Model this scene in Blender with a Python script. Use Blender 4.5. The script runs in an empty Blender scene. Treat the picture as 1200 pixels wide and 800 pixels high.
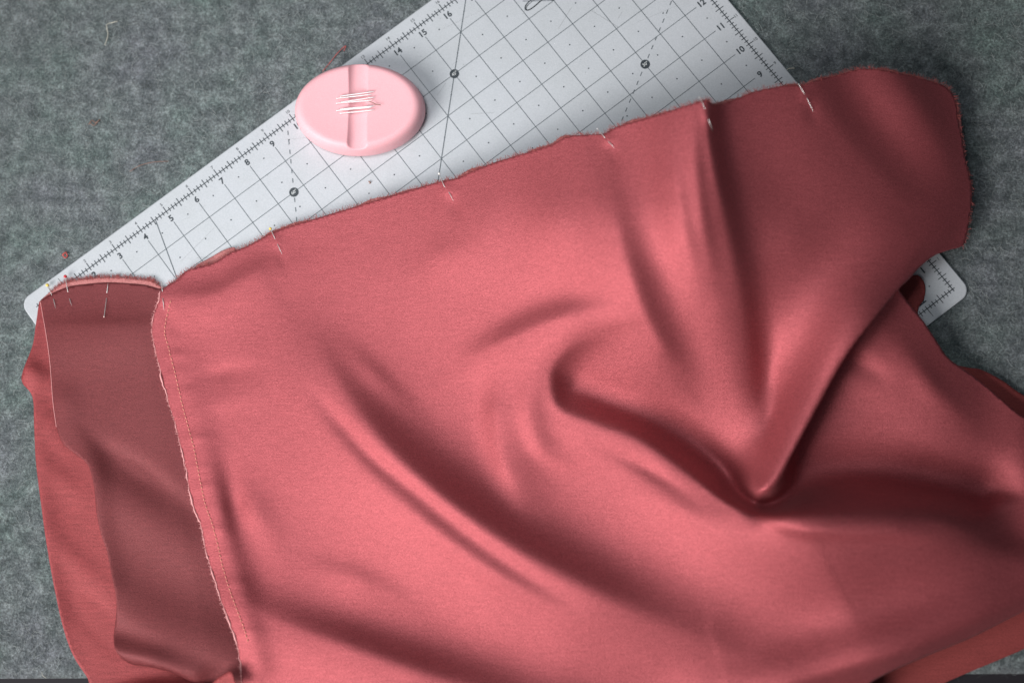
import bpy, bmesh, math, random
import numpy as np
from mathutils import Matrix, Vector

random.seed(7); RNG = np.random.default_rng(7)
scene = bpy.context.scene
col = scene.collection
IN = 0.0254

# ------------------------------------------------------------------ camera
A = 0.64521932                                    # the cutting mat lies turned by this angle on the table
MAT_TOP = 0.003
RM = np.array([[0.79800121, 0.60011046, -0.05533089],
               [-0.60064607, 0.7844889, -0.15427722],
               [-0.04917691, 0.15634769, 0.98647708]])
ca, sa = math.cos(A), math.sin(A)
TURN = np.array([[ca, -sa, 0], [sa, ca, 0], [0, 0, 1]])
ORG = np.array([11.25 * IN, -10.06 * IN, 0.0])    # mat point that becomes the world origin
CAMPOS = TURN @ (np.array([0.22370594, -0.42851169, 1.10668317]) - ORG) + np.array([0, 0, MAT_TOP])
CAMROT = TURN @ RM
cam_d = bpy.data.cameras.new('camera'); cam = bpy.data.objects.new('camera', cam_d); col.objects.link(cam)
m4 = np.eye(4); m4[:3, :3] = CAMROT; m4[:3, 3] = CAMPOS
cam.matrix_world = Matrix(m4.tolist())
cam_d.sensor_width = 36.0; cam_d.lens = 1667 / 1200 * 36.0
cam_d.clip_start = 0.05; cam_d.clip_end = 20
cam_d.dof.use_dof = True; cam_d.dof.focus_distance = 1.125; cam_d.dof.aperture_fstop = 2.0
scene.camera = cam

# ------------------------------------------------------------------ light
world = bpy.data.worlds.new('World'); scene.world = world; world.use_nodes = True
bg = world.node_tree.nodes['Background']; bg.inputs[0].default_value = (0.80, 0.9, 1.0, 1); bg.inputs[1].default_value = 0.075

def area_light(name, loc, target, size, power, colr):
    d = bpy.data.lights.new(name, 'AREA'); d.shape = 'RECTANGLE'; d.size = size[0]; d.size_y = size[1]
    d.energy = power; d.color = colr
    o = bpy.data.objects.new(name, d); col.objects.link(o); o.location = loc
    o.rotation_euler = (Vector(target) - Vector(loc)).to_track_quat('-Z', 'Y').to_euler()
    return o
key = area_light('window_light', (-1.32, -1.10, 1.26), (0.16, 0.26, 0.0), (1.2, 1.2), 11.9, (1.0, 0.975, 0.95))
key.data.spread = math.radians(70)
fill = area_light('added_overhead_fill', (-0.26, 0.12, 1.25), (-0.16, 0.06, 0), (0.4, 0.4), 0.95, (0.94, 0.98, 1.0))  # added fill lamp; lifts flat areas, its falloff imitates lens vignetting
fill.data.spread = math.radians(56)

scene.view_settings.view_transform = 'Standard'; scene.view_settings.look = 'None'
scene.view_settings.exposure = 0.0; scene.view_settings.gamma = 1.0
scene.view_settings.use_curve_mapping = False
scene.render.engine = 'CYCLES'
scene.render.resolution_x = 1024; scene.render.resolution_y = 682

# ------------------------------------------------------------------ helpers
def at(px, py, z):
    """point of the place, at height z above the table, under a photograph pixel (1200 x 800)"""
    px = np.asarray(px, float); py = np.asarray(py, float); z = np.asarray(z, float)
    d = np.stack([(px - 600) / 1667, -(py - 400) / 1667, -np.ones_like(px)], -1) @ CAMROT.T
    t = (z - CAMPOS[2]) / d[..., 2]
    return CAMPOS + d * t[..., None]

def mat_pt(u, v, z=MAT_TOP):
    """inches on the cutting mat -> world"""
    u = np.asarray(u, float); v = np.asarray(v, float)
    q = np.stack([u * IN, -v * IN, np.zeros_like(u)], -1) - ORG
    q = q @ TURN.T
    q[..., 2] = z
    return q

def link(name, me, mats, parent=None):
    o = bpy.data.objects.new(name, me); col.objects.link(o)
    for m in (mats if isinstance(mats, (list, tuple)) else [mats]):
        if m is not None: me.materials.append(m)
    if parent is not None: o.parent = parent
    return o

def mesh(name, verts, faces, smooth=True):
    me = bpy.data.meshes.new(name)
    me.from_pydata([tuple(map(float, v)) for v in verts], [], [tuple(map(int, f)) for f in faces])
    me.update()
    if smooth: me.polygons.foreach_set('use_smooth', [True] * len(me.polygons))
    return me

def tag(o, label=None, cat=None, group=None, kind=None):
    if label: o['label'] = label
    if cat: o['category'] = cat
    if group: o['group'] = group
    if kind: o['kind'] = kind
    return o

def empty(name, loc, label, cat, group=None):
    o = bpy.data.objects.new(name, None); col.objects.link(o); o.location = loc
    o.empty_display_size = 0.02
    bpy.context.view_layer.update()
    return tag(o, label, cat, group)

def child(name, me, mats, parent):
    o = link(name, me, mats, parent)
    o.matrix_parent_inverse = Matrix.Translation(-Vector(parent.location)) if parent.type == 'EMPTY' else Matrix()
    return o

def tube(pts, rad, sides=6, cap=True):
    """verts and faces of a tube along pts; rad is one number or one per point"""
    pts = np.asarray(pts, float); n = len(pts)
    rad = np.full(n, rad) if np.isscalar(rad) else np.asarray(rad, float)
    tan = np.gradient(pts, axis=0); tan /= np.linalg.norm(tan, axis=1)[:, None] + 1e-12
    up = np.array([0, 0, 1.0]) if abs(tan[0][2]) < 0.9 else np.array([1.0, 0, 0])
    s = np.cross(tan, up); s /= np.linalg.norm(s, axis=1)[:, None] + 1e-12
    b = np.cross(s, tan)
    an = np.arange(sides) * 2 * math.pi / sides
    V = pts[:, None, :] + rad[:, None, None] * (np.cos(an)[None, :, None] * s[:, None, :] + np.sin(an)[None, :, None] * b[:, None, :])
    F = []
    for i in range(n - 1):
        for k in range(sides):
            k2 = (k + 1) % sides
            F.append((i * sides + k, i * sides + k2, (i + 1) * sides + k2, (i + 1) * sides + k))
    if cap:
        F.append(tuple(range(sides))[::-1]); F.append(tuple((n - 1) * sides + k for k in range(sides)))
    return V.reshape(-1, 3), F

class Bag:
    def __init__(s): s.v = []; s.f = []; s.n = 0
    def add(s, V, F):
        s.v.append(np.asarray(V, float)); s.f += [tuple(i + s.n for i in f) for f in F]; s.n += len(V)
    def mesh(s, name, smooth=True): return mesh(name, np.concatenate(s.v), s.f, smooth)

def catmull(pts, step=4.0):
    P = np.asarray(pts, float)
    if len(P) == 2: Q = np.vstack([2 * P[0] - P[1], P, 2 * P[1] - P[0]])
    else: Q = np.vstack([2 * P[0] - P[1], P, 2 * P[-1] - P[-2]])
    out = []; par = []
    for i in range(len(P) - 1):
        p0, p1, p2, p3 = Q[i:i + 4]
        n = max(2, int(np.linalg.norm(p2[:2] - p1[:2]) / step) + 1)
        t = np.linspace(0, 1, n, endpoint=False)[:, None]
        out.append(0.5 * (2 * p1 + (p2 - p0) * t + (2 * p0 - 5 * p1 + 4 * p2 - p3) * t ** 2 + (3 * p1 - p0 - 3 * p2 + p3) * t ** 3))
        par.append(i + t[:, 0])
    out.append(P[-1:]); par.append([len(P) - 1.0])
    return np.vstack(out), np.concatenate(par)

# ------------------------------------------------------------------ materials
def new_mat(name):
    m = bpy.data.materials.new(name); m.use_nodes = True
    nt = m.node_tree; b = nt.nodes['Principled BSDF']
    return m, nt, b

def plain(name, c, rough=0.5, metal=0.0, spec=0.5):
    m, nt, b = new_mat(name)
    b.inputs['Base Color'].default_value = (*c, 1); b.inputs['Roughness'].default_value = rough
    b.inputs['Metallic'].default_value = metal; b.inputs['Specular IOR Level'].default_value = spec
    return m

def noise(nt, scale, detail=3, rough=0.6, vec=None, mapscale=None, rotz=0):
    n = nt.nodes.new('ShaderNodeTexNoise'); n.inputs['Scale'].default_value = scale
    n.inputs['Detail'].default_value = detail; n.inputs['Roughness'].default_value = rough
    tc = nt.nodes.new('ShaderNodeTexCoord'); src = tc.outputs['Object']
    if mapscale:
        mp = nt.nodes.new('ShaderNodeMapping'); mp.inputs['Scale'].default_value = mapscale; mp.inputs['Rotation'].default_value = (0, 0, rotz)
        nt.links.new(src, mp.inputs[0]); src = mp.outputs[0]
    nt.links.new(src, n.inputs['Vector'])
    return n

def ramp(nt, src, stops):
    r = nt.nodes.new('ShaderNodeValToRGB'); e = r.color_ramp.elements
    e[0].position, e[0].color = stops[0][0], (*stops[0][1], 1); e[1].position, e[1].color = stops[-1][0], (*stops[-1][1], 1)
    for p, c in stops[1:-1]:
        x = e.new(p); x.color = (*c, 1)
    nt.links.new(src, r.inputs[0]); return r

def mix(nt, a, b, fac, mode='MIX'):
    n = nt.nodes.new('ShaderNodeMix'); n.data_type = 'RGBA'; n.blend_type = mode
    for s, v in ((6, a), (7, b), (0, fac)):
        if hasattr(v, 'is_output'): nt.links.new(v, n.inputs[s])
        else: n.inputs[s].default_value = v if s == 0 else (*v, 1)
    return n.outputs[2]

def bump(nt, b, src, strength, dist, prev=None):
    n = nt.nodes.new('ShaderNodeBump'); n.inputs['Strength'].default_value = strength; n.inputs['Distance'].default_value = dist
    nt.links.new(src, n.inputs['Height'])
    if prev is not None: nt.links.new(prev, n.inputs['Normal'])
    nt.links.new(n.outputs[0], b.inputs['Normal']); return n.outputs[0]

def cloth_mat(name, c1, c2, rough, sheen, spec, grain=1.0, metal=0.0):
    """woven satin: warp and weft threads of two shades, fine slubs along the weft, soft gloss"""
    m, nt, b = new_mat(name)
    fine = noise(nt, 1150, 2, 0.75)
    slub = noise(nt, 420, 3, 0.6, mapscale=(0.16, 1.6, 1), rotz=-0.05)
    big = noise(nt, 16, 3, 0.5)
    r1 = ramp(nt, fine.outputs[0], [(0.34, c1), (0.66, c2)])
    r2 = ramp(nt, slub.outputs[0], [(0.30, (1 - 0.15 * grain,) * 3), (0.70, (1.0,) * 3)])
    c = mix(nt, r1.outputs[0], r2.outputs[0], 1.0, 'MULTIPLY')
    r3 = ramp(nt, big.outputs[0], [(0.3, (0.95, 0.93, 0.93)), (0.7, (1, 1, 1))])
    c = mix(nt, c, r3.outputs[0], 1.0, 'MULTIPLY')
    nt.links.new(c, b.inputs['Base Color'])
    b.inputs['Roughness'].default_value = rough; b.inputs['Specular IOR Level'].default_value = spec
    b.inputs['Metallic'].default_value = metal
    b.inputs['Sheen Weight'].default_value = sheen; b.inputs['Sheen Roughness'].default_value = 0.5
    b.inputs['Sheen Tint'].default_value = (0.95, 0.72, 0.74, 1)
    b.inputs['Specular Tint'].default_value = (1.0, 0.72, 0.76, 1)
    p = bump(nt, b, fine.outputs[0], 0.45, 0.0008)
    bump(nt, b, slub.outputs[0], 0.18, 0.0006, p)
    return m

M = {}
M['satin'] = cloth_mat('rose_satin', (0.335, 0.066, 0.077), (0.52, 0.120, 0.136), 0.52, 0.04, 0.5, metal=0.48)
M['dull'] = cloth_mat('darker_rose_satin', (0.155, 0.034, 0.037), (0.25, 0.056, 0.060), 0.50, 0.0, 0.35, metal=0.2)  # darker and less glossy than the main panel's satin
M['coral'] = cloth_mat('coral_wrong_side', (0.28, 0.050, 0.053), (0.46, 0.088, 0.092), 0.55, 0.0, 0.4, 1.8, metal=0.15)
M['darkred'] = cloth_mat('brick_red_back_layer', (0.24, 0.045, 0.044), (0.37, 0.074, 0.071), 0.75, 0.05, 0.3)
M['lip'] = cloth_mat('pale_raw_lip', (0.44, 0.15, 0.15), (0.68, 0.28, 0.27), 0.7, 0.0, 0.3)
M['edge'] = plain('pressed_edge_highlight', (0.78, 0.36, 0.36), 0.6)  # pale tone paints the light caught on cloth edges; also colours fray threads
M['fray'] = plain('coral_fray', (0.46, 0.12, 0.115), 0.7)
M['stitch'] = plain('coral_sewing_thread', (0.88, 0.38, 0.28), 0.5)

def mat_pvc():
    m, nt, b = new_mat('grey_vinyl')
    n = noise(nt, 900, 3, 0.6); n2 = noise(nt, 9, 4, 0.6); n3 = noise(nt, 60, 4, 0.65)
    r = ramp(nt, n.outputs[0], [(0.25, (0.50, 0.525, 0.565)), (0.75, (0.59, 0.61, 0.655))])
    r2 = ramp(nt, n2.outputs[0], [(0.3, (0.95, 0.955, 0.94)), (0.7, (1, 1, 1))])
    r3 = ramp(nt, n3.outputs[0], [(0.3, (0.965, 0.965, 0.96)), (0.6, (1, 1, 1))])
    c = mix(nt, r.outputs[0], r2.outputs[0], 1.0, 'MULTIPLY'); c = mix(nt, c, r3.outputs[0], 1.0, 'MULTIPLY')
    nt.links.new(c, b.inputs['Base Color']); b.inputs['Roughness'].default_value = 0.62
    b.inputs['Specular IOR Level'].default_value = 0.3
    bump(nt, b, n.outputs[0], 0.25, 0.0004)
    return m
M['vinyl'] = mat_pvc()
M['ink'] = plain('dark_ink', (0.035, 0.045, 0.055), 0.6)
M['ink_line'] = plain('grey_ink_line', (0.10, 0.12, 0.135), 0.6)
M['ink_pale'] = plain('pale_ink', (0.11, 0.12, 0.13), 0.6)
M['scuff'] = plain('grey_scuff', (0.36, 0.37, 0.38), 0.7)
M['ink_white'] = plain('white_ink', (0.62, 0.64, 0.65), 0.6)

def mat_felt():
    m, nt, b = new_mat('grey_wool_felt')
    n1 = noise(nt, 85, 6, 0.75); n2 = noise(nt, 520, 5, 0.8); n3 = noise(nt, 14, 4, 0.6); n4 = noise(nt, 30, 3, 0.6, mapscale=(1, 1, 3))
    r1 = ramp(nt, n1.outputs[0], [(0.33, (0.066, 0.083, 0.088)), (0.5, (0.150, 0.174, 0.180)), (0.68, (0.290, 0.322, 0.328))])
    r2 = ramp(nt, n2.outputs[0], [(0.34, (0.22, 0.22, 0.22)), (0.5, (0.85, 0.85, 0.85)), (0.66, (1.7, 1.7, 1.7))])
    c = mix(nt, r1.outputs[0], r2.outputs[0], 0.85, 'MULTIPLY')
    r3 = ramp(nt, n3.outputs[0], [(0.32, (0.86, 1.03, 0.95)), (0.5, (0.98, 1, 1)), (0.68, (1.0, 0.95, 1.03))])
    c = mix(nt, c, r3.outputs[0], 1.0, 'MULTIPLY')
    nt.links.new(c, b.inputs['Base Color']); b.inputs['Roughness'].default_value = 0.95
    b.inputs['Specular IOR Level'].default_value = 0.1; b.inputs['Sheen Weight'].default_value = 0.25; b.inputs['Sheen Roughness'].default_value = 0.6
    p = bump(nt, b, n2.outputs[0], 0.9, 0.0016); bump(nt, b, n1.outputs[0], 0.6, 0.004, p)
    return m
M['felt'] = mat_felt()
M['fibre'] = plain('pale_felt_fibre', (0.36, 0.39, 0.39), 0.8)
M['fibre2'] = plain('dark_felt_fibre', (0.07, 0.08, 0.08), 0.8)

def mat_pink():
    m, nt, b = new_mat('pale_pink_plastic')
    n = noise(nt, 1200, 2, 0.6)
    r = ramp(nt, n.outputs[0], [(0.3, (0.86, 0.43, 0.475)), (0.7, (0.91, 0.485, 0.53))])
    nt.links.new(r.outputs[0], b.inputs['Base Color'])
    b.inputs['Roughness'].default_value = 0.5; b.inputs['Specular IOR Level'].default_value = 0.4
    b.inputs['Subsurface Weight'].default_value = 0.12; b.inputs['Subsurface Radius'].default_value = (0.004, 0.002, 0.002)
    bump(nt, b, n.outputs[0], 0.05, 0.0002)
    return m
M['pink'] = mat_pink()
M['steel'] = plain('pin_steel', (0.62, 0.61, 0.60), 0.30, 0.5, 0.8)
M['bright_pin'] = plain('bright_pin_steel', (0.86, 0.86, 0.86), 0.35, 0.25, 0.8)  # pale base stands in for reflections the dim surroundings don't give
M['head_yellow'] = plain('yellow_glass_head', (0.85, 0.62, 0.12), 0.2)
M['head_red'] = plain('red_glass_head', (0.62, 0.03, 0.04), 0.2)
M['head_white'] = plain('white_glass_head', (0.80, 0.78, 0.74), 0.2)
M['head_pink'] = plain('pale_pink_head', (0.80, 0.55, 0.52), 0.25)
M['thread_white'] = plain('cream_thread', (0.62, 0.60, 0.52), 0.8)
M['thread_red'] = plain('red_thread', (0.50, 0.10, 0.09), 0.8)
M['thread_brown'] = plain('brown_thread', (0.30, 0.17, 0.13), 0.8)
M['underside'] = plain('dark_table_top', (0.012, 0.009, 0.014), 0.8)

# ------------------------------------------------------------------ the setting: felt covered table
def build_table():
    fl = at(-60, 795.5, 0); fr = at(1260, 789, 0)            # front edge of the felt, seen at the bottom left
    # felt slab: a fine grid with gentle unevenness
    nx, ny = 150, 120
    X = np.linspace(-0.75, 0.75, nx); T = np.linspace(0, 1, ny)
    V = []
    for t in T:
        for x in X:
            s = (x - fl[0]) / (fr[0] - fl[0]); yf = fl[1] + (fr[1] - fl[1]) * s
            y = yf + (0.62 - yf) * t
            V.append((x, y, 0.0005 * math.sin(9 * x + 4 * y) * math.sin(7 * y) - (0.0022 if t == 0 else 0)))
    F = [(j * nx + i, j * nx + i + 1, (j + 1) * nx + i + 1, (j + 1) * nx + i) for j in range(ny - 1) for i in range(nx - 1)]
    n0 = len(V)
    for i in range(nx): V.append((V[i][0], V[i][1] + 0.0004, -0.006))
    for i in range(nx - 1): F.append((n0 + i, n0 + i + 1, i + 1, i))
    felt = link('felt_table_cover', mesh('felt', V, F), M['felt']); tag(felt, kind='structure')
    z = -0.006
    tb = link('table_top', mesh('table', [(-1.2, -1.0, z), (1.2, -1.0, z), (1.2, 1.0, z), (-1.2, 1.0, z)], [(0, 1, 2, 3)], False), M['underside'])
    tag(tb, kind='structure')
    # loose wool fibres standing off the felt
    for nm, mt, cnt, seed in (('felt_fibre', M['fibre'], 9000, 1), ('felt_fibre', M['fibre2'], 5000, 2)):
        rg = np.random.default_rng(seed); VV = []; FF = []; k = 0
        for i in range(cnt):
            px, py = rg.uniform(-20, 1220), rg.uniform(-20, 792)
            if 300 < py and 120 < px < 1000: continue
            c = at(px, py, 0.0008 + rg.random() * 0.0006)
            a = rg.uniform(0, 2 * math.pi); L = rg.uniform(0.0010, 0.0052); cv = rg.uniform(-1.2, 1.2); w = 0.00009
            pts = []
            for t in (-1, 0, 1):
                aa = a + cv * t * 0.6
                pts.append((c[0] + t * L * math.cos(aa), c[1] + t * L * math.sin(aa), c[2] + (1 - t * t) * 0.0006))
            nrm = (-math.sin(a) * w, math.cos(a) * w)
            for p in pts:
                VV.append((p[0] + nrm[0], p[1] + nrm[1], p[2])); VV.append((p[0] - nrm[0], p[1] - nrm[1], p[2])); VV.append((p[0], p[1], p[2] + w))
            for s in (0, 3):
                FF += [(k + s, k + s + 3, k + s + 5, k + s + 2), (k + s + 1, k + s + 2, k + s + 5, k + s + 4)]
            k += 9
        o = link(nm, mesh(nm, VV, FF), mt, felt); tag(o, kind='stuff')
build_table()

# ------------------------------------------------------------------ cutting mat
def build_mat():
    root = empty('cutting_mat', mat_pt(11.5, 8.5, 0.0), 'pale grey cutting mat printed with an inch grid, lying under the rose cloth', 'cutting mat')
    u0, u1, v0, v1, r = -0.42, 23.42, -0.47, 17.42, 0.36
    out = []
    for cu, cv, a0 in ((u1 - r, v0 + r, -90), (u1 - r, v1 - r, 0), (u0 + r, v1 - r, 90), (u0 + r, v0 + r, 180)):
        for k in range(9):
            a = math.radians(a0 + k * 11.25); out.append((cu + r * math.cos(a), cv + r * math.sin(a)))
    n = len(out); rings = []
    for ins, z in ((0.0, 0.0006), (0.0, MAT_TOP - 0.0006), (0.012, MAT_TOP - 0.0002), (0.03, MAT_TOP)):
        cu, cv = (u0 + u1) / 2, (v0 + v1) / 2
        ring = [(u - ins * np.sign(u - cu), v - ins * np.sign(v - cv)) for u, v in out]
        rings.append(mat_pt([q[0] for q in ring], [q[1] for q in ring], z))
    V = np.concatenate(rings); F = []
    for k in range(3):
        for i in range(n):
            j = (i + 1) % n; F.append((k * n + i, (k + 1) * n + i, (k + 1) * n + j, k * n + j))
    F.append(tuple(3 * n + i for i in range(n))[::-1])
    sheet = child('vinyl_sheet', mesh('vinyl_sheet', V, F, False), M['vinyl'], root)
    Z = MAT_TOP + 0.00012
    def line(bag, a, b, w, z=Z):
        a = np.array(a, float); b = np.array(b, float); d = b - a; L = np.linalg.norm(d); d /= L; nn = np.array([-d[1], d[0]]) * w / 2
        q = [a + nn, b + nn, b - nn, a - nn]
        bag.add(mat_pt([p[0] for p in q], [p[1] for p in q], z), [(0, 1, 2, 3)])
    def disc(bag, c, rad, z=Z, k=10):
        an = np.arange(k) * 2 * math.pi / k
        bag.add(mat_pt(c[0] + rad * np.cos(an), c[1] + rad * np.sin(an), z), [tuple(range(k))])
    grid = Bag(); W = 0.021
    for k in range(1, 23): line(grid, (k, 0.42), (k, 16.6), W)
    for j in range(1, 17): line(grid, (0.45, j), (22.45, j), W, Z + 0.00004)
    tag(child('grid_line_print', grid.mesh('grid', False), M['ink_line'], root), kind='stuff')
    dots = Bag()
    for k in range(23):
        for j in range(17): disc(dots, (k + 0.5, j + 0.5), 0.024, k=8)
    tag(child('dot_print', dots.mesh('dots', False), M['ink'], root), kind='stuff')
    sc = Bag(); TW = 0.026
    line(sc, (0, 0), (23, 0), 0.03); line(sc, (23, 0), (23, 17), 0.03); line(sc, (23, 17), (0, 17), 0.03); line(sc, (0, 17), (0, 0), 0.03)
    def ticks(length, P, out_dir):
        for e in range(0, length * 8 + 1):
            t = e / 8
            if e % 8 == 0: o_, i_ = 0.19, 0.10
            elif e % 4 == 0: o_, i_ = 0.155, 0.155
            elif e % 2 == 0: o_, i_ = 0.10, 0.10
            else: o_, i_ = 0.075, 0.075
            if e in (0, length * 8): o_, i_ = 0.08, 0.05
            p = np.array(P(t)); d = np.array(out_dir)
            line(sc, p + d * o_, p - d * i_, TW, Z + 0.00004)
    ticks(23, lambda t: (t, 0), (0, -1)); ticks(17, lambda t: (23, t), (1, 0)); ticks(23, lambda t: (t, 17), (0, 1)); ticks(17, lambda t: (0, t), (-1, 0))
    tag(child('scale_print', sc.mesh('scale', False), M['ink'], root), kind='stuff')
    cut = Bag(); rg = np.random.default_rng(5)
    for _ in range(70):
        u, v = rg.uniform(0, 23), rg.uniform(0, 9); a = rg.normal(0.0, 0.35) if rg.random() < 0.6 else rg.uniform(0, 3.1); L = rg.uniform(0.2, 1.6)
        line(cut, (u, v), (u + L * math.cos(a), v + L * math.sin(a)), rg.uniform(0.004, 0.010), Z + 0.00002)
    for _ in range(60):
        disc(cut, (rg.uniform(0, 23), rg.uniform(0, 10)), rg.uniform(0.006, 0.016), Z + 0.00002, 6)
    tag(child('cut_marks', cut.mesh('cut_marks', False), M['scuff'], root), kind='stuff')
    # angle lines
    an = Bag()
    line(an, (16.95, 0.05), (1.0, 16.0), 0.027, Z + 0.00008)
    line(an, (4.57, 0.0), (0.3, 15.9), 0.026, Z + 0.00008)
    line(an, (18.2, 1.40), (19.0, 2.0), 0.02, Z + 0.00008); line(an, (18.55, 1.25), (19.0, 2.0), 0.02, Z + 0.00008)
    def dashed(p, ang, t0, t1):
        d = np.array([math.cos(ang), -math.sin(ang)])
        t = t0
        while t < t1:
            line(an, np.array(p) + d * t, np.array(p) + d * (t + 0.145), 0.026, Z + 0.00008); t += 0.318
    dashed((8.62, 2.0), math.radians(60), -14, 2.1)
    dashed((20.0, 5.5), math.radians(30.5), -16, 2.6)
    tag(child('angle_line_print', an.mesh('angles', False), M['ink_line'], root), kind='stuff')
    # numbers
    def text(bag, s, u, v, size, z=Z, bold=0.0):
        cu = bpy.data.curves.new('t', 'FONT'); cu.body = s; cu.size = 1; cu.align_x = 'CENTER'; cu.align_y = 'CENTER'; cu.offset = bold
        cu.resolution_u = 3
        ob = bpy.data.objects.new('t', cu); me = bpy.data.meshes.new_from_object(ob)
        P = np.array([v_.co[:] for v_ in me.vertices]); Fs = [tuple(p.vertices) for p in me.polygons]
        bag.add(mat_pt(u + P[:, 0] * size, v - P[:, 1] * size, z), Fs)
        bpy.data.objects.remove(ob); bpy.data.curves.remove(cu); bpy.data.meshes.remove(me)
    def number(k, u, v):
        nb = Bag(); text(nb, str(k), u, v, 0.28, bold=0.03)
        child('printed_number', nb.mesh('printed_number', False), M['ink'], root)
    sm = Bag()
    for k in range(1, 23):
        number(k, k, 0.285); text(sm, str(k), k, -0.275, 0.145, bold=0.015)
    for k in range(1, 17):
        number(k, 22.66, 17 - k); text(sm, str(k), 23.265, 17 - k, 0.145, bold=0.015)
    number(22, 22, 16.72)
    text(sm, '1', 22, 17.25, 0.145, bold=0.015); text(sm, '2', 21, 17.25, 0.145, bold=0.015)
    tag(child('small_number_print', sm.mesh('small_numbers', False), M['ink_pale'], root), kind='stuff')
    for s, c in (('60°', (8.62, 2.0)), ('45°', (15, 2)), ('30°', (20, 5.5))):
        cd = Bag(); cw = Bag()
        disc(cd, c, 0.152, Z + 0.0001, 28); text(cw, s, c[0] + 0.01, c[1], 0.145, Z + 0.0002, bold=0.012)
        bd = child('angle_badge', cd.mesh('angle_badge', False), M['ink'], root)
        link('badge_number', cw.mesh('badge_number', False), M['ink_white'], bd)
    # outlined emblem by the upper edge of the picture
    em = Bag()
    c = np.array([18.52, 1.67]); d = np.array([1.0, -0.03]); nn = np.array([0.03, 1.0])
    for sc_, w in ((1.0, 0.035), (0.72, 0.02)):
        loop = []
        for k in range(41):
            a = k * 2 * math.pi / 40
            x = 0.42 * np.sign(math.cos(a)) * abs(math.cos(a)) ** 0.8; y = 0.115 * sc_ * math.sin(a) * (1 + 0.35 * math.cos(a + 2.6))
            loop.append(c + d * x * (1 if sc_ == 1 else 0.95) + nn * (y + (0.02 if sc_ < 1 else 0)))
        for a, b in zip(loop[:-1], loop[1:]): line(em, a, b, w, Z + 0.00012)
    tag(child('emblem_print', em.mesh('emblem', False), M['ink'], root), kind='stuff')
build_mat()

# ------------------------------------------------------------------ cloth: height of the drape
STROKES = []
def stroke(pts, amps, wl, wr, power=2.0):
    """a fold running along pts; amps in mm at each point; wl, wr = half width (px) to the left and right of the run"""
    STROKES.append((pts, amps, wl, wr, power))

def stroke_field(px, py, st):
    """smooth (p-norm) union of gaussian cross sections along the run: no creases at the inside of bends"""
    pts, amps, wl, wr, power = st
    n = len(pts); k = np.arange(n)
    wl = np.broadcast_to(np.asarray(wl, float), n); wr = np.broadcast_to(np.asarray(wr, float), n); am = np.broadcast_to(np.asarray(amps, float), n)
    step = max(3.0, 0.3 * min(wl.min(), wr.min()))
    P, par = catmull(np.asarray(pts, float), step)
    am = np.interp(par, k, am); wl = np.interp(par, k, wl); wr = np.interp(par, k, wr)
    ds = np.linalg.norm(np.gradient(P, axis=0), axis=1)
    tan = np.gradient(P, axis=0); tan /= np.linalg.norm(tan, axis=1)[:, None] + 1e-9
    out = np.zeros_like(px); wmax = 7.5 ** (1 / power) * max(wl.max(), wr.max())
    sel = (px > P[:, 0].min() - wmax) & (px < P[:, 0].max() + wmax) & (py > P[:, 1].min() - wmax) & (py < P[:, 1].max() + wmax)
    x = px[sel]; y = py[sel]
    if not len(x): return out
    p = 6.0; acc = np.zeros(len(x)); sg = 1.0 if am.sum() >= 0 else -1.0
    for q, t, a, L, R, d in zip(P, tan, am, wl, wr, ds):
        a = a * sg
        if a <= 1e-6: continue
        dx = x - q[0]; dy = y - q[1]
        side = -dx * t[1] + dy * t[0]
        bl = 0.5 * (1 + np.tanh(side / (0.35 * min(L, R))))
        iw = (1 - bl) / L + bl / R
        w = math.sqrt(L * R)
        acc += a ** p * np.exp(-p * ((dx * dx + dy * dy) * iw * iw) ** (power / 2)) * (d * iw * math.sqrt(p / math.pi))
    out[sel] = sg * acc ** (1 / p)
    return out

def wander(px, py, seed, scale):
    rg = np.random.default_rng(seed); o = np.zeros_like(px)
    for i in range(14):
        k = rg.uniform(0.4, 1.6) / scale; a = rg.uniform(0, 2 * math.pi)
        o += np.sin(k * (px * math.cos(a) + py * math.sin(a)) + rg.uniform(0, 6.28)) / 14
    return o

# broad swell under the right half of the hem
# the big diagonal fold across the middle
stroke([(345, 370), (380, 432), (430, 503), (490, 565), (550, 612), (620, 657), (700, 700), (770, 732), (850, 765), (930, 790)], [0, 10, 20, 27, 31, 31, 28, 21, 12, 0], [30, 32, 34, 36, 38, 40, 42, 44, 46, 46], [70, 75, 80, 80, 80, 80, 85, 90, 90, 90], 1.6)
stroke([(360, 450), (400, 498), (440, 540), (490, 580), (550, 628), (620, 676), (690, 715)], [0, -3.4, -4.6, -4.2, -3.4, -2.4, 0], 10, 10)
stroke([(430, 560), (500, 615), (580, 672), (660, 715)], [0, 2.0, 2.2, 0], 9, 16)
stroke([(395, 395), (440, 440), (500, 500)], [0, 2.2, 0], 12, 14)
# bottom fold
stroke([(250, 680), (320, 728), (400, 758), (480, 788), (560, 815), (640, 840)], [0, 11, 19, 22, 20, 15], [30, 30, 30, 32, 36, 40], [80] * 6, 1.7)
stroke([(330, 660), (420, 680), (500, 720)], [0, 3, 0], 14, 30)
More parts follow.
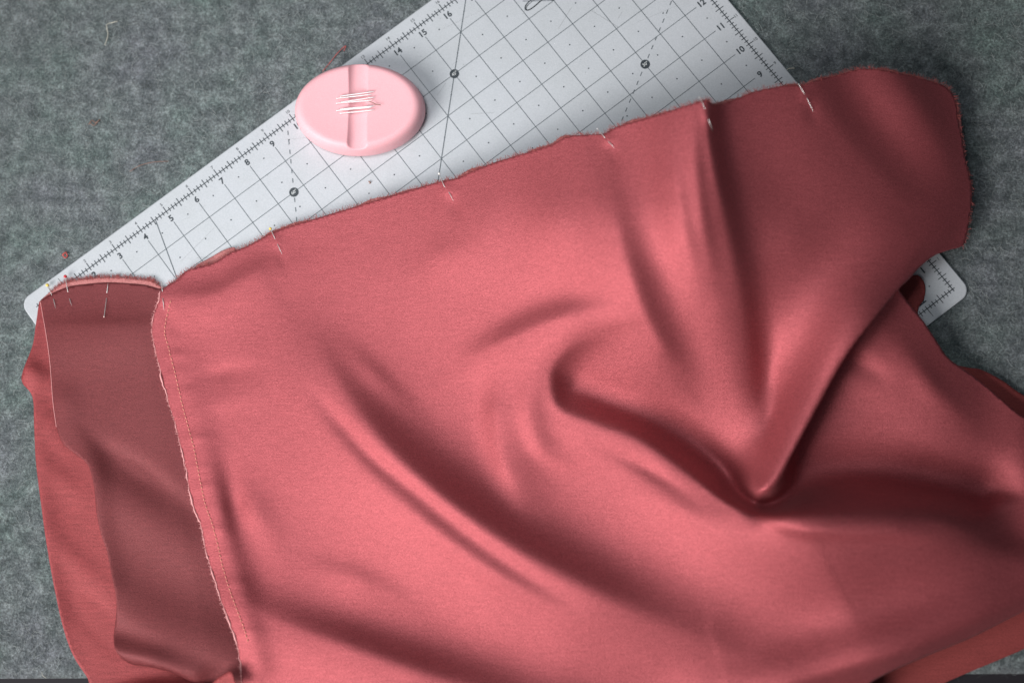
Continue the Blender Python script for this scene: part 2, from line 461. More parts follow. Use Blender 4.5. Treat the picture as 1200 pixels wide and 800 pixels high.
# long ridge that curls round in the middle and runs to the lower right
stroke([(715, 388), (672, 402), (645, 436), (652, 478), (690, 497), (745, 517), (800, 553), (850, 587), (900, 605), (960, 607), (1040, 608), (1105, 615), (1150, 628)],
       [0, 6, 12, 17, 21, 27, 33, 40, 48, 54, 56, 50, 22], [15, 15, 15, 18, 24, 29, 28, 16, 13, 34, 46, 46, 40], [42, 42, 42, 52, 78, 92, 100, 105, 108, 104, 96, 90, 80], 1.6)
stroke([(592, 425), (584, 485), (596, 545), (632, 610)], [0, 7, 8, 0], [35, 35, 35, 35], [18, 18, 18, 18])
stroke([(628, 430), (618, 470), (632, 520), (670, 548)], [0, 3, 4, 0], 16, 12)
stroke([(535, 432), (600, 398), (660, 374), (740, 364)], [0, 8, 8, 0], [16, 18, 18, 16], [40, 40, 40, 40])
stroke([(690, 518), (760, 550), (830, 598)], [0, -3.0, 0], 8, 8)
stroke([(730, 560), (800, 600), (880, 640)], [0, 2.0, 0], 12, 18)
# pit in front of the flap, running round below its rounded tip
stroke([(672, 452), (715, 472), (775, 500), (832, 543), (862, 577), (884, 594), (906, 592), (935, 572), (1000, 557), (1080, 566), (1150, 580)], [-4, -8, -12, -16, -16, -15, -15, -16, -20, -25, -22], [28, 30, 30, 22, 13, 9, 11, 22, 34, 34, 34], [15, 15, 15, 13, 10, 8, 9, 13, 18, 18, 18])
stroke([(895, 606), (920, 615), (960, 621), (1050, 623), (1110, 630)], [1.0, 5.0, 6.5, 5.5, 0], 16, 9)
# folds hanging down from the hem
stroke([(700, 180), (718, 265), (742, 340), (772, 405), (812, 460)], [0, 11, 16, 14, 0], [26, 26, 26, 24, 24], [75, 75, 65, 55, 50], 1.7)
stroke([(782, 138), (790, 210), (802, 280), (822, 350)], [2, 5.5, 5, 0], 14, 24)
stroke([(808, 130), (814, 200), (824, 270), (838, 340)], [1, 3.5, 3, 0], 9, 14)
stroke([(640, 200), (650, 260), (668, 320)], [0, 3, 0], 24, 34)
stroke([(560, 215), (566, 270), (560, 330)], [0, 2.4, 0], 20, 34)
stroke([(480, 330), (520, 300), (560, 290)], [0, 2, 0], 20, 26)
# raised hem and the sharp overlap to its right
stroke([(827, 90), (829, 150), (836, 200), (847, 260), (860, 330), (872, 400), (880, 470), (886, 540)], [20, 20, 17, 12, 11, 11, 9, 0], [11, 12, 13, 18, 22, 26, 28, 30], [60, 60, 66, 75, 80, 70, 60, 60])
# flap: roll edge from the right corner down to the rounded tip
stroke([(1110, 290), (1094, 297), (1070, 316), (1048, 342), (1022, 374), (1000, 402), (982, 430), (964, 463), (944, 500), (928, 530), (914, 556), (903, 570), (890, 574)], [4, 8, 16, 23, 29, 33, 36, 38, 40, 41, 42, 40, 34], [10, 11, 12, 12, 12, 12, 12, 12, 12, 12, 13, 14, 14], [90, 90, 84, 72, 60, 52, 47, 44, 42, 40, 36, 30, 24])
stroke([(925, 440), (905, 490), (893, 540)], [0, -4, 0], 10, 10)
stroke([(884, 330), (893, 400), (897, 450), (898, 505)], [0, -6, -8, -3], 20, 18)
# right part of the flap
stroke([(930, 60), (950, 110), (985, 165), (1040, 225), (1090, 260)], [9, 11, 11, 9, 4], [38] * 5, [80] * 5)
stroke([(1035, 80), (1068, 122), (1098, 178), (1112, 230)], [12, 14, 9, 4], [32] * 4, [45] * 4)
stroke([(880, 300), (930, 280), (980, 240)], [0, 3, 0], 24, 30)
# lower right
stroke([(1000, 370), (1060, 430), (1120, 490), (1170, 540)], [8, 13, 13, 8], [50] * 4, [60] * 4)
stroke([(1200, 470), (1215, 550), (1220, 640)], [6, 10, 8], [40] * 3, [34] * 3)
stroke([(985, 440), (1015, 432), (1045, 448)], [0, -4, 0], 12, 12)
stroke([(1050, 392), (1090, 450), (1140, 500)], [0, 3, 0], 12, 16)
stroke([(820, 825), (930, 797), (1050, 762), (1150, 720), (1230, 680)], [8, 22, 26, 24, 16], [44] * 5, [22] * 5)
stroke([(945, 600), (978, 675), (1012, 740), (1045, 800)], [14, 17, 17, 14], [130, 130, 120, 110], [110, 110, 100, 90], 1.4)
# old pressed crease lines in the lower right
stroke([(948, 622), (975, 675), (1002, 722)], [0.5, 0.5, 0.3], [4] * 3, [26] * 3)
stroke([(832, 735), (845, 770), (852, 800)], [0.4, 0.4, 0.4], [20] * 3, [4] * 3)
# beside the seam
stroke([(215, 420), (235, 520), (255, 600), (280, 700), (300, 780)], [1, 4, 5.5, 6, 4], [20] * 5, [26] * 5)
stroke([(262, 535), (275, 590), (285, 640)], [0, -4.5, 0], 13, 13)
stroke([(265, 560), (300, 600), (330, 660)], [0, 3, 0], 18, 18)
stroke([(205, 350), (250, 348), (300, 322), (345, 302)], [3, 5, 4, 0], 16, 35)
stroke([(215, 445), (260, 436), (310, 430)], [0, -1.6, 0], 9, 9)
stroke([(215, 480), (260, 470), (320, 455)], [0, 1.6, 0], 14, 14)
for k_, (sx_, sy_) in enumerate([(191, 395), (196, 418), (200, 437), (206, 462), (213, 490), (218, 515), (224, 548), (230, 572), (237, 596), (246, 622), (252, 650), (262, 684), (272, 712), (282, 742)]):
    stroke([(sx_, sy_), (sx_ + 12, sy_ - 2), (sx_ + 26 + 8 * (k_ % 3), sy_ - 5 + 3 * (k_ % 2))], [0.3, [0.2, 0.9, 0.4, 0.7][k_ % 4], 0], 3.5 + 1.5 * (k_ % 2), 5)
# cloth pulled a little where the pins go in
for sx_, sy_, ex_, ey_ in ((190, 338, 192, 356), (321, 277, 327, 290), (520, 217, 528, 229), (708, 160, 715, 168), (824, 124, 832, 143), (942, 109, 947, 118)):
    stroke([(sx_, sy_), ((sx_ + ex_) / 2, (sy_ + ey_) / 2), (ex_, ey_)], [0.5, 1.5, 0.5], 6, 6)
    stroke([(ex_ + 1, ey_ + 5), (ex_ + 5, ey_ + 16), (ex_ + 10, ey_ + 32)], [-0.8, -1.0, 0], 6, 6)

def body_height(px, py):
    h = np.full_like(px, 9.0)
    h += 1.3 * wander(px, py, 3, 60) + 1.0 * wander(px, py, 4, 20)
    # the swell that lifts the right half of the hem: rises gently from the left, falls as one slope to the right corner
    d_ = 0.5 * ((px - 840) + np.sqrt((px - 840) ** 2 + 18.0 ** 2)); fall = np.maximum(1 - d_ / 310, 0) * np.exp(-(np.minimum(px - 840, 0) / 270) ** 2)
    low = np.clip((py - 230) / 330, 0, 1); h += 77 * fall * (1 - low * low * (3 - 2 * low))
    for st in STROKES: h += stroke_field(px, py, st)
    return (5.6 + 1.5 * np.logaddexp(0, (h - 5.6) / 1.5)) * 0.001


# ------------------------------------------------------------------ cloth: sheets
def inside(px, py, poly):
    x0, y0 = poly[:, 0], poly[:, 1]; x1, y1 = np.roll(x0, -1), np.roll(y0, -1)
    c = np.zeros(px.shape, bool)
    for a, b, d, e in zip(x0, y0, x1, y1):
        if b == e: continue
        k = ((b > py) != (e > py)) & (px < (d - a) * (py - b) / (e - b) + a)
        c ^= k
    return c

def nearest_on(px, py, poly):
    a = poly; b = np.roll(poly, -1, axis=0)
    best = np.full(len(px), 1e18); q = np.zeros((len(px), 2))
    for p, r in zip(a, b):
        d = r - p; L = (d ** 2).sum()
        if L < 1e-9: continue
        t = np.clip(((px - p[0]) * d[0] + (py - p[1]) * d[1]) / L, 0, 1)
        X = p[0] + t * d[0]; Y = p[1] + t * d[1]; dd = (X - px) ** 2 + (Y - py) ** 2
        k = dd < best; best[k] = dd[k]; q[k, 0] = X[k]; q[k, 1] = Y[k]
    return np.sqrt(best), q

def sheet(name, outline, height, mat, parent, cell=2.5, smooth_outline=True, thick=0.0005, warp=None):
    poly = np.asarray(outline, float)
    if smooth_outline:
        cl = np.vstack([poly, poly[:1]]); poly = catmull(cl, 3.0)[0][:-1]
    x0, y0 = poly.min(0) - cell; x1, y1 = poly.max(0) + cell
    gx = np.arange(x0, x1 + cell, cell); gy = np.arange(y0, y1 + cell, cell)
    PX, PY = np.meshgrid(gx, gy); nx = len(gx); ny = len(gy)
    px = PX.ravel(); py = PY.ravel()
    ins = inside(px, py, poly)
    I2 = ins.reshape(ny, nx); near = np.zeros_like(I2)
    for dx in (-1, 0, 1):
        for dy in (-1, 0, 1): near |= np.roll(np.roll(I2, dx, 1), dy, 0) != I2
    band = np.where(near.ravel())[0]
    dist, q = nearest_on(px[band], py[band], poly)
    keep = ins.copy(); keep[band[(~ins[band]) & (dist < 0.55 * cell)]] = True
    K = keep.reshape(ny, nx)
    cells = K[:-1, :-1] & K[1:, :-1] & K[:-1, 1:] & K[1:, 1:]
    cj, ci = np.where(cells)
    F = np.stack([cj * nx + ci, (cj + 1) * nx + ci, (cj + 1) * nx + ci + 1, cj * nx + ci + 1], 1)
    # boundary vertices go onto the outline
    cnt = np.zeros(nx * ny, int); np.add.at(cnt, F.ravel(), 1)
    bmask = (cnt > 0) & (cnt < 4)
    bidx = np.where(bmask)[0]
    dist, q = nearest_on(px[bidx], py[bidx], poly)
    ok = dist < 1.6 * cell
    px = px.copy(); py = py.copy(); px[bidx[ok]] = q[ok, 0]; py[bidx[ok]] = q[ok, 1]
    used = np.where(cnt > 0)[0]; remap = -np.ones(nx * ny, int); remap[used] = np.arange(len(used))
    px = px[used]; py = py[used]; F = remap[F]
    z = height(px, py)
    if warp is not None: px, py, z = warp(px, py, z)
    V = at(px, py, z)
    me = bpy.data.meshes.new(name)
    me.vertices.add(len(V)); me.vertices.foreach_set('co', V.ravel())
    me.loops.add(F.size); me.loops.foreach_set('vertex_index', F.ravel().astype(np.int32))
    me.polygons.add(len(F)); me.polygons.foreach_set('loop_start', np.arange(0, F.size, 4, dtype=np.int32))
    me.polygons.foreach_set('loop_total', np.full(len(F), 4, np.int32))
    me.polygons.foreach_set('use_smooth', np.ones(len(F), bool)); me.update(calc_edges=True)
    o = child(name, me, mat, parent)
    if thick:
        md = o.modifiers.new('thickness', 'SOLIDIFY'); md.thickness = thick; md.offset = -1
    return o

HEM = [(187, 341), (198, 333), (207, 328), (217, 318), (232, 313), (250, 308), (270, 296), (290, 288), (312, 276), (330, 268), (360, 259), (400, 247), (450, 232), (500, 217), (520, 212), (535, 209), (552, 201), (575, 192), (610, 181), (645, 170), (662, 161), (685, 158), (706, 157), (722, 149), (745, 142), (770, 135), (800, 125), (820, 119), (829, 117), (836, 123), (852, 120), (880, 109), (900, 104), (925, 100), (940, 100), (958, 94), (985, 87), (1003, 82), (1025, 81), (1050, 85), (1080, 92), (1100, 98), (1113, 106), (1120, 120), (1123, 140), (1127, 160), (1131, 185), (1136, 205), (1139, 225), (1137, 250), (1133, 275), (1128, 288)]
SEAM = [(187, 341), (186, 352), (181, 365), (178, 385), (181, 405), (189, 440), (197, 470), (205, 495), (211, 520), (217, 545), (221, 570), (226, 592), (235, 615), (240, 640), (250, 675), (258, 700), (268, 728), (277, 752), (281, 775), (284, 800), (288, 850)]
ROLL = [(1128, 288), (1098, 298), (1072, 318), (1050, 344), (1024, 376), (1002, 404), (984, 432), (966, 465), (946, 502), (930, 532), (914, 562), (901, 580), (888, 587), (872, 578)]

class Field:
    """a height field kept on a regular grid and read off smoothly"""
    def __init__(s, fn, x0, x1, y0, y1, c):
        s.x0, s.y0, s.c = x0, y0, c
        gx = np.arange(x0, x1 + c, c); gy = np.arange(y0, y1 + c, c)
        X, Y = np.meshgrid(gx, gy); s.Z = fn(X.ravel(), Y.ravel()).reshape(X.shape)
        k = np.array([1, 2, 1]) / 4.0
        for _ in range(2):
            Zp = np.pad(s.Z, 1, mode='edge'); s.Z = k[0] * Zp[1:-1, :-2] + k[1] * Zp[1:-1, 1:-1] + k[2] * Zp[1:-1, 2:]
            Zp = np.pad(s.Z, 1, mode='edge'); s.Z = k[0] * Zp[:-2, 1:-1] + k[1] * Zp[1:-1, 1:-1] + k[2] * Zp[2:, 1:-1]
    def __call__(s, px, py):
        fx = np.clip((np.asarray(px, float) - s.x0) / s.c, 0, s.Z.shape[1] - 1.001); fy = np.clip((np.asarray(py, float) - s.y0) / s.c, 0, s.Z.shape[0] - 1.001)
        i = fx.astype(int); j = fy.astype(int); a = fx - i; b = fy - j
        return (s.Z[j, i] * (1 - a) + s.Z[j, i + 1] * a) * (1 - b) + (s.Z[j + 1, i] * (1 - a) + s.Z[j + 1, i + 1] * a) * b
BODY = Field(body_height, 150, 1290, 50, 870, 2.5)

PANEL_STROKES = [
    ([(60, 470), (110, 520), (165, 555), (230, 605)], [0, -3, -5, -3], [14, 14, 14, 14], [26, 26, 26, 26], 2),
    ([(110, 560), (170, 600), (240, 650)], [3, 5, 3], 40, 40, 2),
    ([(100, 690), (180, 735), (260, 765), (320, 790)], [4, 9, 9, 4], [40] * 4, [26] * 4, 2),
    ([(60, 400), (120, 390), (185, 385)], [2, 4, 3], 40, 40, 2),
    ([(75, 470), (82, 500), (105, 540), (115, 620), (130, 690)], [3, 4, 5, 4, 3], 18, 22, 2),
    ([(120, 760), (180, 775), (230, 790)], [10, 13, 8], 18, 12, 2)]
def panel_height(px, py):
    h = np.full_like(px, 7.0) + 1.2 * wander(px, py, 8, 45) + 0.5 * wander(px, py, 9, 18)
    h -= 3.0 * np.clip((px - (150 + 0.22 * (py - 330))) / 60, 0, 1)
    for st in PANEL_STROKES: h += stroke_field(px, py, st)
    t = np.clip((py - 335) / 45, 0, 1); h = 6.0 + (h - 6.0) * t * t
    return np.maximum(h, 5.0) * 0.001
PANEL = Field(panel_height, 20, 330, 310, 840, 2.5)
def strip_height(px, py):
    h = np.full_like(px, 4.2) + 1.0 * wander(px, py, 12, 26)
    edge = 32 + 0.10 * np.maximum(py - 430, 0)
    h += 3.0 * np.exp(-((px - edge) / 16) ** 2) + stroke_field(px, py, ([(20, 428), (45, 440), (70, 450)], [3, 4, 0], 12, 16, 2)) - stroke_field(px, py, ([(80, 690), (105, 715), (140, 745)], [0, 2.5, 3], 12, 16, 2))
    h += stroke_field(px, py, ([(35, 520), (70, 560), (110, 590)], [0, 2.0, 0], 12, 16, 2)) + stroke_field(px, py, ([(50, 600), (80, 650), (125, 690)], [0, 2.2, 1], 14, 14, 2)) + stroke_field(px, py, ([(45, 470), (60, 500), (75, 540)], [0, 2, 0], 10, 14, 2))
    h += stroke_field(px, py, ([(110, 822), (170, 810), (245, 808)], [6, 15, 15], 9, 14, 2))  # front lip, raised to block light from the cuff opening behind it
    return np.clip(h, 3.4, 30) * 0.001
STRIP = Field(strip_height, 10, 260, 330, 850, 2.5)

def frays(name, pts, z, n, length, mat, parent, seed, outward):
    rg = np.random.default_rng(seed); P, _ = catmull(pts, 2.0); bag = Bag()
    tan = np.gradient(P, axis=0); tan /= np.linalg.norm(tan, axis=1)[:, None]
    for _ in range(n):
        i = rg.integers(len(P)); q = P[i] + rg.normal(0, 0.5, 2); nn = outward * np.array([tan[i][1], -tan[i][0]])
        d = nn + tan[i] * rg.normal(0, 0.7); d /= np.linalg.norm(d); L = length * rg.uniform(0.3, 1.3); bend = rg.normal(0, 0.35)
        zz = float(z(np.array([q[0]]), np.array([q[1]]))[0]) - 0.0002
        pp = []
        for t in (-0.3, 0.25, 0.7, 1.0):
            e = q + d * L * t + np.array([-d[1], d[0]]) * bend * L * t * t
            pp.append(at(e[0], e[1], max(zz + rg.normal(0, 0.0003) - 0.0006 * t, 0.0036)))
        V, F = tube(pp, [0.00016, 0.00014, 0.00012, 0.00006], 3, False); bag.add(V, F)
    return tag(child(name, bag.mesh(name), mat, parent), kind='stuff')

def ribbon(name, pts, z, lift, rad, mat, parent, sides=6, rough=0.0, seed=1):
    P, _ = catmull(pts, 2.0); rg = np.random.default_rng(seed); n = len(P)
    jig = np.convolve(rg.normal(0, 1, n + 8), np.ones(5) / 5, 'same')[4:n + 4]; jig2 = np.convolve(rg.normal(0, 1, n + 8), np.ones(3) / 3, 'same')[4:n + 4]
    P = P + rough * np.c_[jig2, jig]
    V, F = tube(at(P[:, 0], P[:, 1], z(P[:, 0], P[:, 1]) + lift + rough * 0.0006 * jig), rad * np.clip(1 + 1.3 * rough * jig * 1.5, 0.25, 2.0), sides)
    return child(name, mesh(name, V, F), mat, parent)

ROLL_P, _ = catmull(ROLL, 3.0)
ROLL_T = np.gradient(ROLL_P, axis=0); ROLL_T /= np.linalg.norm(ROLL_T, axis=1)[:, None]
def tuck(px, py, z):
    """the cloth turns back under the roll before it runs on as the lower layer"""
    px = px.copy(); py = py.copy()
    sel = np.where((px > 860) & (px < 1140) & (py > 270) & (py < 660))[0]
    x = px[sel]; y = py[sel]
    best = np.full(len(x), 1e18); bi = np.zeros(len(x), int)
    for i, q in enumerate(ROLL_P):
        d2 = (x - q[0]) ** 2 + (y - q[1]) ** 2
        k = d2 < best; best[k] = d2[k]; bi[k] = i
    nx_, ny_ = ROLL_T[bi, 1], -ROLL_T[bi, 0]
    s = (x - ROLL_P[bi, 0]) * nx_ + (y - ROLL_P[bi, 1]) * ny_
    t = bi / (len(ROLL_P) - 1); tp = np.clip(np.minimum((t - 0.16) / 0.12, (0.86 - t) / 0.12), 0, 1); tp = tp * tp * (3 - 2 * tp)
    u = np.clip(s, 0, 120) / 12.0
    b = 21.0 * tp * u * np.exp(1 - u)
    px[sel] -= nx_ * b; py[sel] -= ny_ * b
    return px, py, z

def build_cloth():
    root = empty('cloth_garment', at(600, 480, 0.003), 'rose satin garment piece pinned along its top hem and draped over the mat', 'garment')
    # lowest: brick red back layer that shows at the right and lower right
    back = [(1040, 350), (1052, 332), (1064, 324), (1077, 323), (1084, 334), (1083, 350), (1076, 362), (1078, 385), (1100, 420), (1132, 430), (1150, 433), (1175, 446), (1200, 463), (1270, 500), (1270, 728), (1200, 760), (1160, 777), (1115, 796), (1040, 830), (940, 845), (930, 700), (1010, 420)]
    sheet('back_layer', back, lambda x, y: np.full_like(x, 0.0045) + 0.0004 * wander(x, y, 21, 15), M['darkred'], root, 3)
    # strip that turns out at the far left
    strip = [(46, 352), (42, 380), (38, 405), (27, 434), (26, 448), (38, 465), (40, 500), (42, 540), (48, 590), (55, 640), (64, 690), (74, 735), (86, 768), (102, 793), (125, 830), (250, 840), (240, 800), (215, 700), (190, 600), (150, 450), (80, 360)]
    sheet('turned_out_strip', strip, STRIP, M['coral'], root, 2.5)
    under = [(47, 352), (60, 341), (77, 331), (100, 327), (130, 325), (160, 327), (180, 330), (190, 342), (150, 350), (100, 352), (60, 360)]
    sheet('hem_underlayer', under, lambda x, y: np.full_like(x, 0.0056) + 0.0003 * wander(x, y, 31, 10), M['lip'], root, 2.0)
    under2 = [(222, 322), (230, 311), (246, 302), (262, 293), (275, 290), (270, 302), (245, 318)]
    sheet('hem_underlayer', under2, lambda x, y: np.full_like(x, 0.0056), M['lip'], root, 2.0)
    # raw lip of the second layer, peeping out above the hem here and there
    hp, _ = catmull(HEM[8:46], 6.0); ht = np.gradient(hp, axis=0); ht /= np.linalg.norm(ht, axis=1)[:, None]; hn = np.c_[ht[:, 1], -ht[:, 0]]
    off = 0.6 + 1.6 * np.sin(np.arange(len(hp)) * 0.31) + 1.0 * np.sin(np.arange(len(hp)) * 0.83 + 1)
    lip = np.vstack([hp + hn * off[:, None], (hp - hn * 9)[::-1]])
    sheet('hem_lip', lip, lambda x, y: BODY(x, y) - 0.0014, M['lip'], root, 2.0, False)
    # facing panel left of the seam
    panel = [(48, 351), (62, 343), (80, 336), (100, 333), (125, 331), (150, 332), (170, 334), (184, 338), (200, 345), (215, 400), (225, 480), (245, 560), (262, 640), (285, 720), (310, 800), (310, 830), (250, 828), (236, 806), (219, 796), (200, 787), (175, 781), (152, 777), (137, 764), (133, 748), (136, 720), (136, 700), (131, 675), (125, 645), (118, 625), (113, 600), (110, 570), (103, 545), (90, 533), (74, 520), (66, 500), (62, 470), (59, 430), (56, 405), (52, 380)]
    sheet('facing_panel', panel, PANEL, M['dull'], root, 2.5)
    # main panel
    right = [(1112, 293), (1096, 299), (1080, 311), (1067, 326), (1060, 342), (1066, 352), (1074, 364), (1085, 379), (1098, 400), (1112, 420), (1140, 440), (1165, 460), (1190, 482), (1270, 545)]
    bottom = [(1270, 684), (1200, 716), (1140, 746), (1080, 771), (1020, 800), (960, 850)]
    sheet('main_panel', HEM + right + bottom + SEAM[::-1], BODY, M['satin'], root, 2.0, True, 0.0005, tuck)
    # pressed seam allowance edge, its highlight painted in pale pink, and its stitching
    ribbon('seam_edge', SEAM[:-1], BODY, 0.0001, 0.00040, M['edge'], root, 6, 0.7, 5)
    frays('frayed_seam', SEAM[:-1], BODY, 420, 2.4, M['edge'], root, 9, -1)
    ribbon('panel_edge', [(47, 352), (52, 380), (56, 405), (59, 430), (62, 470), (66, 500)], PANEL, 0.0, 0.00025, M['edge'], root)  # pale line painting the highlight along the panel's rim
    P, _ = catmull([(200, 352), (193, 385), (197, 405), (205, 437), (212, 468), (219, 495), (226, 520), (231, 545), (236, 570), (241, 592), (249, 615), (256, 642), (264, 675), (273, 702), (283, 728), (291, 752)], 1.0)
    bag = Bag(); i = 0
    while i + 3 < len(P):
        q = P[i:i + 4] + RNG.normal(0, 0.15, 2); zz = BODY(q[:, 0], q[:, 1]) + np.array([0.0002, 0.0005, 0.0005, 0.0002])
        V, F = tube(at(q[:, 0], q[:, 1], zz), 0.0003, 5); bag.add(V, F); i += 5
    tag(child('stitching', bag.mesh('stitching'), M['stitch'], root), kind='stuff')
    frays('frayed_hem', HEM[1:45], BODY, 1700, 4.2, M['fray'], root, 3, 1)
    frays('frayed_hem', [(60, 341), (77, 331), (100, 327), (130, 325), (160, 327), (180, 330), (188, 338)], lambda x, y: np.full_like(x, 0.0056), 420, 4.5, M['fray'], root, 4, 1)
    frays('frayed_edge', HEM[44:], BODY, 120, 3.0, M['fray'], root, 5, 1)
    # corner turned up at the bottom
    cor = [(242, 806), (256, 793), (269, 785.5), (272, 787), (276, 800), (279, 815), (250, 815)]
    sheet('turned_corner', cor, lambda x, y: 0.023 + 0.0003 * (x - 255), M['coral'], root, 2.0, False)
    return root
garment = build_cloth()

# ------------------------------------------------------------------ pin dish
DISH_H = 0.026
def build_dish():
    c = at(421, 127.5, 0.5 * DISH_H + MAT_TOP)
    root = empty('pin_dish', (c[0], c[1], MAT_TOP), 'oval pale pink magnetic pin dish with a groove, standing on the cutting mat', 'pin dish')
    a, b = 0.0528, 0.0372
    prof = [(0.0, 0.0238), (0.2, 0.0239), (0.4, 0.0241), (0.6, 0.0245), (0.72, 0.0249), (0.80, 0.0252), (0.85, 0.0252), (0.89, 0.0246), (0.925, 0.0233), (0.955, 0.0210), (0.977, 0.0178), (0.992, 0.0138), (1.0, 0.0100), (0.997, 0.0062), (0.98, 0.003), (0.955, 0.0008), (0.93, 0.0001)]
    pr, _ = catmull([(r * 100, z * 1000) for r, z in prof], 0.8); pr = np.c_[np.clip(pr[:, 0] / 100, 0.0, 1), pr[:, 1] / 1000]
    nt = 360; V = []; gw = 0.0078
    th = np.arange(nt) * 2 * math.pi / nt
    top_i = int(np.argmax(pr[:, 0]))
    for i, (r, z) in enumerate(pr):
        r = max(r, 1e-4)
        x = a * r * np.cos(th); y = b * r * np.sin(th); zz = np.full(nt, z)
        if i <= top_i:
            u = np.clip(np.abs(x) / gw, 0, 1)
            ch = 0.0262 - 0.0052 * np.sqrt(1 - u ** 2.4) + np.where(np.abs(x) >= gw, 1, 0)
            k = 0.0005                                     # small rounding where the groove meets the top
            zz = -k * np.log(np.exp(-np.clip(zz, 0, 0.05) / k) + np.exp(-np.clip(ch, 0, 0.05) / k))
        V.append(np.c_[x, y, zz])
    n = len(pr); V = np.concatenate(V); F = []
    for i in range(n - 1):
        for k in range(nt):
            k2 = (k + 1) % nt; F.append((i * nt + k, (i + 1) * nt + k, (i + 1) * nt + k2, i * nt + k2))
    F.append(tuple((n - 1) * nt + k for k in range(nt)))
    F.append(tuple(range(nt))[::-1])
    V[:, 2] *= 0.85; V[:, 2] += MAT_TOP; V[:, 0] += c[0]; V[:, 1] += c[1]
    bm = child('oval_bowl', mesh('oval_bowl', V, F), M['pink'], root)
build_dish()

# ------------------------------------------------------------------ pins
PIN_R = 0.00027
def ball(c, r, seg=14):
    V = []; F = []
    for i in range(1, seg // 2):
        for k in range(seg):
            a = math.pi * i / (seg // 2); t = 2 * math.pi * k / seg
            V.append((c[0] + r * math.sin(a) * math.cos(t), c[1] + r * math.sin(a) * math.sin(t), c[2] + r * math.cos(a)))
    n = seg // 2 - 1
    for i in range(n - 1):
        for k in range(seg): F.append((i * seg + k, (i + 1) * seg + k, (i + 1) * seg + (k + 1) % seg, i * seg + (k + 1) % seg))
    V += [(c[0], c[1], c[2] + r), (c[0], c[1], c[2] - r)]; m_ = len(V)
    for k in range(seg):
        F.append((m_ - 2, k, (k + 1) % seg)); F.append((m_ - 1, (n - 1) * seg + (k + 1) % seg, (n - 1) * seg + k))
    return V, F

def make_pin(label, group, pts, head_mat, head_r, R=PIN_R, steel=None):
    """pts: world points from head to tip"""
    pts = np.asarray(pts, float); root = empty('straight_pin', pts[0], label, 'pin', group)
    Q, _ = catmull(pts * 1000, 1.0); Q = Q / 1000
    rad = np.full(len(Q), R); rad[-4:] = np.linspace(R * 0.8, R * 0.15, 4)
    V, F = tube(Q, rad, 8); child('shaft', mesh('shaft', V, F), steel or M['steel'], root)
    V, F = ball(pts[0], head_r); child('head', mesh('head', V, F), head_mat, root)
    return root

def cloth_pin(label, head, enter, leave, tip, surf, head_mat, head_r=0.0014, zhead=None):
    def z(p, dz): return at(p[0], p[1], float(surf(np.array([p[0]]), np.array([p[1]]))[0]) + dz)
    h = z(head, 0.0012) if zhead is None else at(head[0], head[1], zhead)
    e = z(enter, 0.0007); l = z(leave, 0.0006); t = z(tip, 0.0010)
    mid = z(((enter[0] + leave[0]) / 2, (enter[1] + leave[1]) / 2), -0.0016)
    make_pin(label, 'pins holding the top hem', [h, e, mid, l, t], head_mat, head_r)

Y, Rd, Wh, Pk = M['head_yellow'], M['head_red'], M['head_white'], M['head_pink']
cloth_pin('yellow headed pin at the far left corner of the hem', (55.5, 334), (60, 344), (63, 352), (65, 361), PANEL, Y, 0.0014, 0.0062)
cloth_pin('red headed pin in the hem beside the yellow one at the left corner', (76.5, 323.8), (79, 339), (82, 352), (84, 358), PANEL, Rd, 0.0014, 0.0068)
cloth_pin('pin in the left panel with its small pale head below the hem', (122, 371), (124.5, 352), (125.5, 341), (126.7, 331), PANEL, Pk, 0.0007)
cloth_pin('pin set upright through the hem right at the seam', (189.3, 332), (190, 339), (191, 352), (192.3, 364), BODY, M['steel'], 0.0005)
cloth_pin('yellow headed pin in the hem below the sixty degree badge', (316.8, 268), (321.5, 278), (326, 288), (330.8, 298.5), BODY, Y, 0.0012)
cloth_pin('white headed pin in the hem where the solid diagonal line ends', (514.6, 203.5), (520, 217), (527, 227), (531.3, 235.5), BODY, Wh, 0.0010)
cloth_pin('pin in the hem below the dashed line of the thirty degree badge', (700.3, 151), (708, 160.5), (714, 167), (720, 173.5), BODY, M['steel'], 0.0007)
cloth_pin('pin through the raised hem at the sharp vertical fold', (820, 114), (824.5, 124), (831, 142), (835.5, 153.5), BODY, M['steel'], 0.0006)
cloth_pin('pin in the dark flap where the hem crosses the right edge of the mat', (936, 99), (942, 109), (946.5, 117), (953.5, 131.5), BODY, M['steel'], 0.0005)

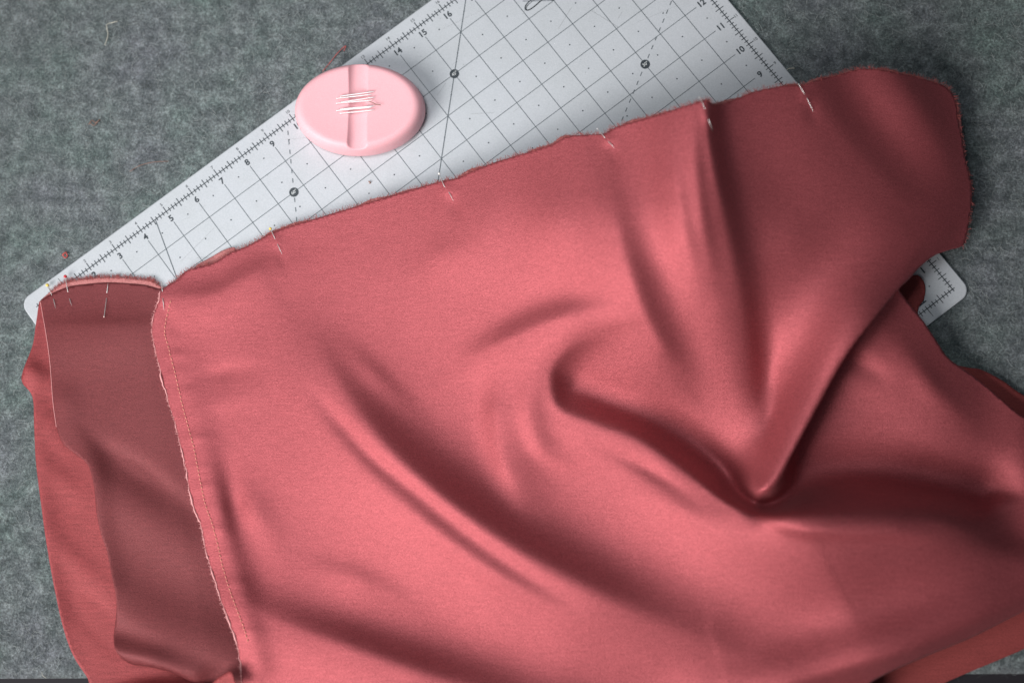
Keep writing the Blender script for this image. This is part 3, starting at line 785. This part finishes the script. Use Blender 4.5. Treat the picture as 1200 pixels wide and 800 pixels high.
zt = MAT_TOP + 0.0256 * 0.85
for lab, a, b, dz in (('topmost pin lying across the groove of the pink dish', (439.5, 107.3), (399.4, 112.9), 0.0004),
                  ('second pin from the top in the pink dish', (436.8, 110.6), (394.8, 115.5), 0.0009),
                  ('third pin from the top in the pink dish', (440, 113.8), (400.4, 119.8), 0.0004),
                  ('fourth pin from the top in the pink dish, its head left of the others', (437.5, 117.4), (394.6, 121.2), 0.0009),
                  ('third pin from the bottom in the pink dish, above the lowest two', (440.2, 124.2), (399.8, 128.0), 0.0009),
                  ('second pin from the bottom in the pink dish, under the one above', (436.5, 125.8), (395.0, 129.6), 0.0003),
                  ('lowest pin lying across the groove of the pink dish', (439.9, 128.9), (399.2, 133.0), 0.0004)):
    p0 = at(b[0], b[1], zt + dz); p1 = at(a[0], a[1], zt + dz * 0.5)
    make_pin(lab, 'pins lying in the pink dish', [p0, p0 * 0.6 + p1 * 0.4, p0 * 0.3 + p1 * 0.7, p1], M['bright_pin'], 0.00065, 0.00046, M['bright_pin'])

# ------------------------------------------------------------------ scraps of thread
def thread(name, label, pts, z, rad, mat, cat='thread'):
    P, _ = catmull(pts, 1.5); zz = np.full(len(P), z) + 0.0004 * np.sin(np.arange(len(P)) * 0.7)
    V, F = tube(at(P[:, 0], P[:, 1], zz), rad, 5)
    tag(link(name, mesh(name, V, F), mat), label, cat, 'scraps of thread')
thread('thread_scrap', 'short cream thread bent at a right angle on the upper left felt', [(138, 25), (131, 27), (125, 29.5), (126.5, 40), (125, 47), (123, 53)], 0.0016, 0.00032, M['thread_white'])
thread('thread_scrap', 'tiny red lint tuft on the felt left of the mat', [(104, 146), (108, 141), (112, 144), (117, 140), (110, 147), (105, 143)], 0.0016, 0.0003, M['thread_brown'])
thread('thread_scrap', 'red lint scrap on the felt above the left corner of the mat', [(73, 299), (77, 296), (79, 300), (76, 302), (74, 298), (78, 295)], 0.0016, 0.0006, M['thread_red'])
thread('thread_scrap', 'thin curved brown thread on the felt above the mat edge', [(152, 201), (164, 194), (180, 190), (198, 189)], 0.0015, 0.00025, M['thread_brown'])
thread('thread_scrap', 'red thread on the felt poking out behind the pink dish', [(378, 84), (388, 72), (396, 62), (405, 54), (403, 60)], 0.0016, 0.0003, M['thread_red'])
thread('thread_scrap', 'pale thread on the felt touching the right edge of the mat', [(920, 83), (925, 80.5), (931, 80)], 0.0018, 0.0003, M['thread_white'])
thread('thread_scrap', 'dark hair thin thread lying on the pink dish beside the pins', [(433, 119), (437, 120.5), (441, 122.5), (446, 123)], zt + 0.0005, 0.00028, M['thread_brown'])
thread('thread_scrap', 'pale curved thread near the front edge of the felt', [(49, 787), (50, 791), (54, 794)], 0.0016, 0.0002, M['thread_white'])
thread('thread_scrap', 'small brown crumb of thread on the mat below the pink dish', [(432, 212.5), (434, 214), (433, 215)], MAT_TOP + 0.0006, 0.0005, M['thread_brown'])
